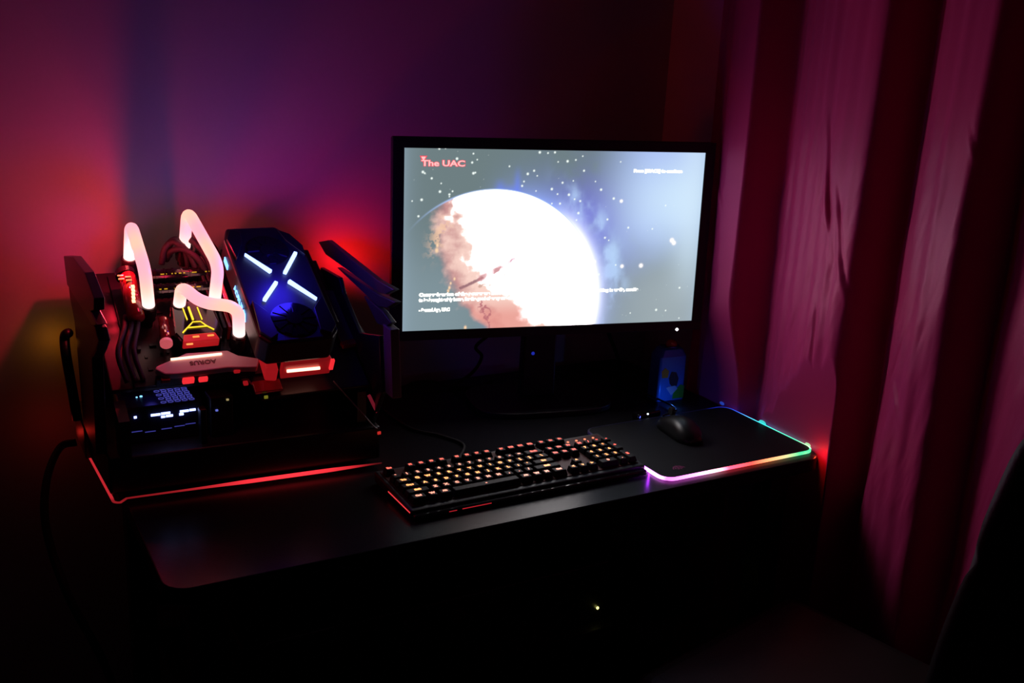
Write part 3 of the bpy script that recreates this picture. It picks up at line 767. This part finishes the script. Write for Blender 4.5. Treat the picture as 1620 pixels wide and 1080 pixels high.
# graphics card
gc = [(.206, .038), (.206, .268), (.216, .296), (.300, .296), (.322, .268), (.336, .235), (.336, .038), (.322, .020), (.220, .020)]
b = MB(); gprism(b, gc, .056, .106); gpu = b.build('graphics_card', mat('card_shroud', (.009, .009, .013), .42, spec=.5, bump=(120, .1)), pc, bevel=.004)
ARM = mat('card_armour', (.009, .009, .012), .3, spec=.55)
def gfan(cx, cv, r):
    b = MB(); b.tube([G(cx, cv, .1060), G(cx, cv, .1075)], r, 36)
    for k in range(11):
        a = 2*pi*k/11; a2 = a+.32
        p = [(cx+.012*cos(a), cv+.012*sin(a)), (cx+(r-.002)*cos(a), cv+(r-.002)*sin(a)), (cx+(r-.002)*cos(a2), cv+(r-.002)*sin(a2)), (cx+.012*cos(a2-.05), cv+.012*sin(a2-.05))]
        gprism(b, p, .1073, .1090)
    b.tube([G(cx, cv, .107), G(cx, cv, .1105)], .013, 24)
    return b.build('fan', GLOSSB, gpu)
gfan(.271, .066, .038); gfan(.271, .232, .036)
for q in ([(.214, .212), (.232, .250), (.236, .280), (.219, .286), (.209, .262)], [(.330, .212), (.308, .250), (.300, .280), (.318, .268), (.333, .236)],
          [(.214, .112), (.232, .084), (.236, .034), (.222, .025), (.209, .042)], [(.330, .112), (.308, .084), (.304, .034), (.320, .025), (.333, .042)]):
    b = MB(); gprism(b, q, .105, .112); b.build('shroud_armour', ARM, gpu, bevel=.001)
BLUE = glow('blue_white_bar', (.27, .38, 1.0), 3.2)
for p, q, w1, w2 in (((.230, .223), (.262, .177), .0012, .0030), ((.316, .220), (.284, .172), .0030, .0030), ((.264, .151), (.234, .112), .0030, .0030), ((.285, .152), (.319, .105), .0030, .0016)):
    p, q = np.array(p), np.array(q); d = (q-p)/np.hypot(*(q-p)); n_ = np.array([-d[1], d[0]])
    b = MB(); gprism(b, [tuple(p-n_*w1), tuple(q-n_*w2), tuple(q+n_*w2), tuple(p+n_*w1)], .1062, .1125); b.build('light_bar', BLUE, gpu, bevel=.0008)
CY = glow('cyan_side_light', (.16, .42, 1.0), 2.4)
sX = -TV; sY = TN
b = MB(); place_text(b, 'AORUS', .017, G(.2045, .150, .081), -TV, TN, offset=.0006, stretch=1.0); b.build('side_lettering', CY, gpu)
b = MB(); b.box(G(.2050, .236, .080), (.002, .022, .010), RT); b.build('fan_stop_light', CY, gpu)
b = MB()
b.prism([G(.2052, .110+a, .081+c_) for a, c_ in ((-.010, -.006), (-.004, .006), (.006, .007), (.010, .002), (.002, .002), (-.004, -.004))], [G(.2040, .110+a, .081+c_) for a, c_ in ((-.010, -.006), (-.004, .006), (.006, .007), (.010, .002), (.002, .002), (-.004, -.004))])
b.build('side_emblem', CY, gpu)
b = MB(); gbox(b, .212, .262, .030, .330, .300, .056); b.build('card_bracket', BLACKM, pc, bevel=.002)
# lit acrylic blocks at the front of the card
b = MB(); gprism(b, [(.224, .026), (.243, .022), (.247, .074), (.238, .080), (.226, .078)], .012, .040); ac = b.build('acrylic_block', REDAC, pc, bevel=.003)
b = MB(); b.tube([G(.2395, .066, .041), G(.2425, .044, .041)], .0012, 8); b.build('light_bar', glow('orange_short', (1, .35, .1), 1.6), ac)
b = MB(); gprism(b, [(.250, .026), (.334, .026), (.332, .046), (.254, .046)], .012, .045); ac = b.build('acrylic_block', glow('deep_red_acrylic', (1, .02, .03), .16, base=(.3, .02, .02)), pc, bevel=.002)
b = MB(); b.tube([G(.258, .0235, .0325), G(.313, .0235, .0312)], .0026, 10); b.build('light_bar', glow('pink_orange_bar', (1, .42, .30), 3.2), ac)
b = MB(); b.box(G(.333, .0245, .036), (.006, .005, .022), RT); b.build('end_light', REDAC2, ac)
b = MB(); gbox(b, .205, .006, .004, .250, .030, .010); b.build('red_plate', mat('red_heat_spreader', (1, 0, 0)), pc, bevel=.001)
# slanted grey plate on the right of the tray
b = MB(); gprism(b, [(.372, .228), (.412, .226), (.428, .107), (.378, .099)], .004, .008); b.build('side_plate', GREYP, pc, bevel=.001)
b = MB(); gprism(b, [(.376, .097), (.428, .104), (.425, .092), (.378, .086)], .002, .010); b.build('plate_edge', mat('red_heat_spreader', (1, 0, 0)), pc)
b = MB(); gbox(b, .338, .11, .003, .372, .30, .045); b.build('side_bracket', BLACKM, pc, bevel=.003)
# radiator / drive block filling the tray's right side
# braided cable loops behind
for a, bb, c_ in (((.135, .33, .02), (.140, .315, .085), (.170, .27, .03)), ((.128, .32, .02), (.150, .30, .080), (.185, .26, .03)), ((.118, .31, .02), (.142, .325, .082), (.160, .29, .02)), ((.178, .31, .02), (.190, .31, .09), (.205, .27, .045)), ((.150, .33, .02), (.163, .32, .088), (.196, .25, .03))):
    b = MB(); mid = [(u1+u2)/2 for u1, u2 in zip(a, bb)]; mid2 = [(u1+u2)/2 for u1, u2 in zip(c_, bb)]
    b.tube(bezier_path([G(*a), G(mid[0]-.006, mid[1], mid[2]*.76+.010), G(bb[0], bb[1], bb[2]*.74), G(mid2[0]+.004, mid2[1], mid2[2]*.76+.010), G(*c_)], 8), .0055, 8); b.build('power_lead', SLEEVE, pc, smooth=True)
for k in range(3):
    b = MB(); b.tube(bezier_path([G(.02+.012*k, .06, .006), G(.012+.012*k, .10, .030), G(.03+.01*k, .15, .034), G(.040+.01*k, .20, .01)], 8), .004, 8); b.build('power_lead', SLEEVE, pc, smooth=True)
# fan controller box with lit slots, standing on the base
cb = MB(); cbx = [(.006, .350), (.134, .350), (.140, .452), (.012, .452)]
cb.prism([Vector((x, y, .0725)) for x, y in cbx], [Vector((x, y, .132)) for x, y in cbx]); box = cb.build('control_box', mat('control_box_metal', (.02, .02, .05), .3, spec=.6), pc, bevel=.003)
b = MB()
def hexes(x0, x1, y0, y1, r, m_):
    yy = y0; j = 0
    while yy < y1:
        xx = x0+(r*1.9 if j % 2 else 0)
        while xx < x1:
            b.tube([(xx+r*.86*cos(pi/6+pi/3*k), yy+r*.86*sin(pi/6+pi/3*k), .1325) for k in range(7)], .0005, 5, caps=False); xx += r*2.1
        yy += r*1.8; j += 1
hexes(.074, .126, .360, .445, .0052, 0)
b.build('honeycomb_grille', glow('dim_blue_violet', (.16, .16, 1.0), .35, base=(.1, .1, .3)), box)
PW = glow('cold_white_slot', (.34, .42, 1.0), 3.6)
for (x, z, w_) in ((0.0287, 0.1168, 0.004), (0.0591, 0.1168, 0.014), (0.0745, 0.1173, 0.014), (0.0704, 0.112, 0.006), (0.0801, 0.1123, 0.0105), (0.1033, 0.1171, 0.0135), (0.1161, 0.1175, 0.0095), (0.0986, 0.1124, 0.0065)):
    P = Vector((x, .3495, z))
    b = MB(); b.tube([P-Vector((w_/2, 0, 0)), P+Vector((w_/2, 0, 0))], .0019, 10); b.build('lit_slot', PW, box)
b = MB()
for (x, z) in ((.03, .093), (.05, .090), (.075, .0915), (.095, .093), (.112, .0945)):
    b.box((x, .3492, z), (.016, .001, .0009))
b.build('slot_edge', glow('faint_blue_lines', (.15, .15, 1.0), .30), box)
b = MB(); disc(b, (.047, .400, .1322), (0, 0, 1), .0022, .001); disc(b, (.040, .398, .1322), (0, 0, 1), .0014, .001); b.build('cyan_light', glow('cyan_dot', (.2, .6, 1), 2.2), box)
b = MB(); b.box((.125, .32, .10), (.010, .02, .06)); b.build('cable_post', BLACKM, pc, bevel=.002)
led_light('controller_led_light', (.06, .385, .150), .004, (.12, .10, 1.0), .01)
b = MB(); b.box((.159, .352, .106), (.036, .040, .068)); b.build('connector_block', BLACK, pc, bevel=.002)
for (x, z, y, m_) in ((0.2217, 0.1416, 0.300, glow('dim_yellow', (.6, .55, .05), .25)), (0.1676, 0.1344, 0.330, glow('dim_cream', (.9, .7, .3), .35)), (0.1500, 0.1185, 0.330, glow('dim_blue_dot', (.2, .25, 1), .6)), (0.4082, 0.0600, 0.2788, glow('dim_red_dot', (1, .04, .03), .5))):
    P = Vector((x, y, z))
    b = MB(); b.box(P, (.006, .003, .005) if z < .2 and x > .17 else (.004, .003, .003)); b.build('status_light', m_, pc, bevel=.0006)
# side frames: layered angular plates with pointed tips, on struts
def side(pts, x0, x1, name, m_, bev=.0015):
    ar = sum(pts[i][0]*pts[(i+1) % len(pts)][1]-pts[(i+1) % len(pts)][0]*pts[i][1] for i in range(len(pts)))
    if ar < 0: pts = pts[::-1]
    b = MB(); b.prism([Vector((x0, y, z)) for y, z in pts], [Vector((x1, y, z)) for y, z in pts]); return b.build(name, m_, pc, bevel=bev)
SIDE = mat('side_plate_satin', (.05, .05, .055), .32, metal=.3, spec=.6)
# left
side([(.560, .335), (.440, .358), (.300, .363), (.215, .345), (.225, .326), (.265, .315), (.200, .312), (.255, .296), (.540, .290)], -.036, -.022, 'side_arm', SIDE)
side([(.540, .292), (.240, .297), (.215, .285), (.250, .262), (.300, .235), (.330, .070), (.470, .070), (.490, .240), (.530, .270)], -.034, -.018, 'side_panel', BLACKM)
side([(.455, .070), (.575, .070), (.575, .016), (.455, .016)], -.036, -.014, 'side_foot', BLACKM)
b = MB(); b.tube(round_path([(-.040, .500, .070), (-.044, .500, .120), (-.048, .520, .180), (-.046, .545, .205), (-.040, .530, .212)], .02), [.008]*2+[.008]*(len(round_path([(-.040, .500, .070), (-.044, .500, .120), (-.048, .520, .180), (-.046, .545, .205), (-.040, .530, .212)], .02))-2), 12)
b.build('handle_bar', BLACKM, pc, smooth=True)
# right
side([(.600, .328), (.548, .341), (.300, .320), (.232, .320), (.268, .304), (.300, .300), (.560, .312)], .412, .422, 'side_arm', SIDE)
side([(.500, .300), (.300, .297), (.226, .301), (.262, .283), (.300, .276)], .412, .424, 'side_arm', SIDE)
side([(.360, .280), (.275, .274), (.238, .264), (.266, .250), (.300, .247)], .410, .420, 'side_arm', SIDE)
side([(.268, .255), (.236, .253), (.222, .140), (.255, .140)], .408, .424, 'side_column', mat('column_satin', (.12, .10, .11), .4, spec=.5))
side([(.56, .288), (.46, .290), (.44, .265), (.36, .215), (.268, .235), (.255, .140), (.30, .070), (.56, .070)], .402, .410, 'side_panel', BLACKM)
b = MB(); b.tube([(.428, .455, .292), (.428, .335, .298), (.428, .33, .27)], .006, 10); b.build('handle_bar', BLACKM, pc, smooth=True)
b = MB(); b.tube(bezier_path([G(.336, .010, .01), (.372, .262, .105), (.392, .262, .08), (.400, .268, .074)], 8), .0012, 6); b.build('thin_wire', mat('grey_wire', (.25, .25, .25), .5), pc, smooth=True)
b = MB(); b.box((.399, .285, .112), (.005, .004, .035), Matrix.Rotation(radians(-25), 3, 'Y')); b.build('red_tab', glow('dim_red_tab', (1, .05, .12), .12, base=(.3, .02, .04)), pc)

# ---------------------------------------------------------------- loose cables
c = MB(); c.tube(bezier_path([(-.044, .50, .030), (-.070, .50, .024), (-.098, .44, -.005), (-.110, .36, -.05), (-.095, .27, -.12), (-.05, .24, -.25), (-.02, .30, -.45), (-.03, .40, -.72)], 12), .0062, 10)
tag(c.build('power_cable', RUBBER, smooth=True), 'thick black power cable looping off the left end of the desk', 'cable')
c = MB(); c.tube(bezier_path([(.60, .62, .005), (.63, .635, .010), (.67, .625, .012), (.70, .60, .004), (.75, .58, .003), (.80, .60, .003)], 10), .0028, 8)
tag(c.build('network_cable', RUBBER, smooth=True), 'thin black cable lying on the desk behind the monitor, left of its neck', 'cable')
c = MB(); c.tube(bezier_path([(.735, .475, .205), (.740, .50, .15), (.720, .53, .11), (.745, .55, .08), (.735, .57, .04), (.70, .60, .003)], 10), .0035, 8)
tag(c.build('video_cable', RUBBER, smooth=True), 'black video cable hanging down behind the monitor', 'cable')
c = MB(); c.tube(bezier_path([(1.00, .50, .205), (1.02, .52, .16), (1.05, .53, .10), (1.07, .52, .05), (1.09, .54, .012), (1.06, .62, .004)], 10), .0045, 8)
tag(c.build('display_power_cable', RUBBER, smooth=True), 'black cable hanging between the monitor and the blue tin', 'cable')

# ---------------------------------------------------------------- curtain along the right wall
# (y along the wall, distance the cloth bulges into the room)
prof = [(.455, .000), (.42, .010), (.39, .032), (.34, .066), (.30, .076), (.275, .078), (.262, .073), (.250, .004), (.240, -.006), (.225, .006), (.210, .018), (.19, .022), (.175, .030), (.15, .034),
        (.128, .044), (.11, .045), (.085, .050), (.06, .058), (.035, .060), (.01, .065), (-.016, .068), (-.027, .055), (-.048, -.006), (-.058, -.014), (-.070, -.002), (-.085, .018), (-.10, .022), (-.115, .036),
        (-.14, .040), (-.165, .052), (-.20, .058), (-.228, .066), (-.240, .050), (-.258, .000), (-.272, -.008), (-.285, .004), (-.31, .020), (-.36, .040), (-.40, .052), (-.42, .040), (-.44, -.004),
        (-.46, .006), (-.52, .04), (-.57, .058), (-.59, .01), (-.61, .0), (-.68, .04), (-.74, .06), (-.78, .01), (-.82, .0)]
py_ = np.array([p[0] for p in prof])[::-1]; pd_ = np.array([p[1] for p in prof])[::-1]
NYc, NZc = 640, 300
yy = np.linspace(.455, -.82, NYc)
zz = np.concatenate([np.linspace(1.55, .07, 170, endpoint=False), np.linspace(.07, -.03, 50, endpoint=False), np.linspace(-.03, -.72, 80)]); NZc = len(zz)
YYc, ZZc = np.meshgrid(yy, zz)
XB = 1.218
def prof_at(y):
    s = 0
    for k, w_ in ((-.012, .1), (-.008, .15), (-.004, .15), (0, .2), (.004, .15), (.008, .15), (.012, .1)): s = s+np.interp(y+k, py_, pd_)*w_
    return s
drift = .010*np.sin(ZZc*2.1+YYc*5)*1.0+.012*(ZZc-.3)*np.sin(YYc*9)
wid = 1+.10*np.sin(ZZc*1.7+.6)
dep = prof_at(YYc+drift)*wid
fine = .0019*np.sin((YYc+.02*fbm(YYc*6, ZZc*2, 5))*190)*vnoise(YYc*18+3, ZZc*1.5, 8)
wr = .022*(fbm(YYc*9+ZZc*2.0, ZZc*1.6, 12)-.5)+.006*(fbm(YYc*28+ZZc*9, ZZc*7, 15)-.5)
dep = dep+fine+wr*sst(.9, .2, ZZc)
def crease(y0, z0, y1, z1, w_, amp):
    global dep
    d = np.array([y1-y0, z1-z0]); L = np.hypot(*d); t = np.clip(((YYc-y0)*d[0]+(ZZc-z0)*d[1])/L**2, 0, 1)
    dd = (YYc-y0)*-d[1]/L+(ZZc-z0)*d[0]/L
    env = np.sin(pi*np.clip(((YYc-y0)*d[0]+(ZZc-z0)*d[1])/L**2, 0, 1))
    dep = dep + .45*amp*env*(dd/w_)*np.exp(-(dd/w_)**2)*1.6
for cr_ in ((.095, .62, .030, .36, .006, .012), (.040, .50, -.005, .37, .005, .009), (.075, .47, .02, .36, .005, -.009), (.02, .42, -.03, .30, .006, .010), (.345, .47, .26, .34, .005, .008), (.30, .52, .25, .40, .006, .006),
            (-.205, .62, -.245, .55, .004, .006), (-.12, .20, -.17, .12, .006, .008), (.05, .30, .035, .10, .006, .008), (-.14, .30, -.10, .15, .006, .008)):
    crease(*cr_)
for yb, wb, ab in ((.305, .014, .010), (.168, .012, .016), (.055, .010, .010)):
    dep = dep+ab*np.exp(-((YYc-yb)/wb)**2)*np.exp(-((ZZc-.016)/.016)**2)
XX = XB-np.maximum(dep, -.034)
blob = sum(np.exp(-((YYc-yb)/wb)**4) for yb, wb in ((.300, .012), (.168, .015), (.050, .009)))*np.exp(-((ZZc-.017)/.013)**4)
low = 1-sst(.010, .26, ZZc)
wall_lim = 1.138*(1-low)+1.1825*low        # the cloth rests against the end of the desk
XX = np.where(YYc > -.02, np.maximum(XX, wall_lim), XX)
cu = MB(); cu.v = np.stack([XX, YYc, ZZc], -1).reshape(-1, 3).tolist()
idc = np.arange(NYc*NZc).reshape(NZc, NYc)
cu.f = np.stack([idc[:-1, :-1], idc[1:, :-1], idc[1:, 1:], idc[:-1, 1:]], -1).reshape(-1, 4).tolist(); cu.mi = [0]*len(cu.f)
cm = mat('burgundy_satin', (.62, .038, .18), .42, spec=.5, sheen=.12, bump=(700, .15), noise=.08)
b_ = cm.node_tree.nodes['Principled BSDF']; b_.inputs['Sheen Tint'].default_value = (.8, .2, .5, 1); b_.inputs['Specular Tint'].default_value = (1, .25, .5, 1); b_.inputs['Anisotropic'].default_value = .4
curt = cu.build('curtain', cm, smooth=True, solid=.0012)
tag(curt, 'long dark red satin curtain hanging in folds beside the desk', 'curtain')
c = MB(); c.tube([(1.215, .50, 1.56), (1.215, -.9, 1.56)], .012, 12)
tag(c.build('curtain_rail', BLACKM, smooth=True), 'black rail above the dark red curtain', 'rail')

# ---------------------------------------------------------------- receiver on a low shelf under the desk
am = empty('audio_receiver', (.5, .40, -.42), 'dark audio receiver with round knobs and a yellow light under the desk', 'receiver')
MB().box((.53, .41, -.345), (.74, .30, .13)).build('housing', BLACKM, am, bevel=.004)
a0, a1 = Vector((0.2011, .258, -0.2797)), Vector((0.3186, .258, -0.2779))
b = MB(); b.tube([a0, a1], .0012, 8); b.build('trim_line', mat('silver_trim', (.4, .4, .42), .3, metal=.8), am)
for p in (Vector((0.4592, .258, -0.3003)), Vector((0.5520, .258, -0.3082))):
    b = MB(); b.tube([p, p+Vector((0, -.018, 0))], .017, 24); b.build('knob', mat('grey_knob', (.12, .12, .13), .3, metal=.6), am, bevel=.002)
p = Vector((0.8767, .258, -0.3800)); b = MB(); disc(b, p, (0, -1, 0), .0028, .002); b.build('yellow_glow', glow('yellow_led', (1, .95, .25), 2.5), am)
sf = MB(); sf.box((.585, .41, -.420), (1.004, .36, .018)); tag(sf.build('low_shelf', BLACKM, bevel=.002), 'black low shelf under the desk carrying the receiver', 'shelf')
for x in (.10, 1.07):
    pass

# ---------------------------------------------------------------- chair at the lower right
ch = empty('office_chair', (.90, -.36, -D), 'dark padded office chair with stitched back at the lower right', 'chair')
CM = mat('dark_leatherette', (.030, .024, .020), .5, spec=.4, bump=(250, .2))
yawc = radians(12)
cX = Vector((cos(yawc), sin(yawc), 0)); cY = Vector((-sin(yawc), cos(yawc), 0)); cO = Vector((.930, -.56, 0))
def cp(a, b_2, z): return cO+cX*a+cY*b_2+Vector((0, 0, z))
b = MB(); nu, nv = 24, 30
for side_ in (1, -1):
    for j in range(nv+1):
        v_ = j/nv; z = -.27+.69*v_
        hw = .212-.05*max(0, v_-.72)/.28*1.2-.03*(1-v_)
        for i in range(nu+1):
            u2 = -1+2*i/nu
            th = .035*(1-abs(u2)**4)*(1-abs(2*v_-1)**8*.8)+.006
            zz_ = z - (.05*u2*u2 if v_ > .85 else 0)*((v_-.85)/.15 if v_ > .85 else 0)
            curve = .05*u2*u2
            lean = -.10*v_
            quilt = .006*(abs(sin(pi*(u2*2+v_*3)))**.4+abs(sin(pi*(u2*2-v_*3)))**.4)-.009 if side_ > 0 else 0
            b.v.append(tuple(cp(u2*hw, lean+curve+side_*(th+quilt), zz_)))
W1 = nu+1; H1 = (nu+1)*(nv+1)
for s_ in (0, 1):
    for j in range(nv):
        for i in range(nu):
            q = [s_*H1+j*W1+i, s_*H1+j*W1+i+1, s_*H1+(j+1)*W1+i+1, s_*H1+(j+1)*W1+i]
            b.f.append(q if s_ else q[::-1]); b.mi.append(0)
edge_ = [i for i in range(W1)] + [j*W1+nu for j in range(1, nv+1)] + [nv*W1+i for i in range(nu-1, -1, -1)] + [j*W1 for j in range(nv-1, 0, -1)]
for a_, b2 in zip(edge_, edge_[1:]+edge_[:1]): b.f.append([a_, b2, H1+b2, H1+a_]); b.mi.append(0)
b.build('backrest', CM, ch, smooth=True)
b = MB(); b.box(cp(0, .24, -.245), (.43, .42, .09), Matrix.Rotation(yawc, 3, 'Z')); b.build('seat', CM, ch, bevel=.035, seg=4)
b = MB(); b.tube([cp(0, .22, -.29), cp(0, .22, -.64)], .028, 16); b.build('gas_lift', BLACKM, ch, smooth=True)
b = MB(); b.tube([cp(0, .05, -.285), cp(0, -.05, -.27), cp(0, -.06, -.12)], .018, 10); b.build('back_support', BLACKM, ch)
for k in range(5):
    a = 2*pi*k/5+.3; p = cp(-.03+.22*cos(a), .22+.22*sin(a), -.68)
    b = MB(); b.tube([cp(0, .22, -.62), cp(-.01+.12*cos(a), .22+.12*sin(a), -.635), p], [.024, .02, .014], 10); lg = b.build('leg', BLACK, ch, smooth=True)
    b = MB(); q = Vector((-sin(a), cos(a), 0)); pp = Vector((p.x, p.y, -.7135)); b.tube([pp-q*.018, pp+q*.018], .026, 16); b.build('caster', RUBBER, lg)

# tidy helper properties
for o in bpy.data.objects:
    if '_w' in o: del o['_w']
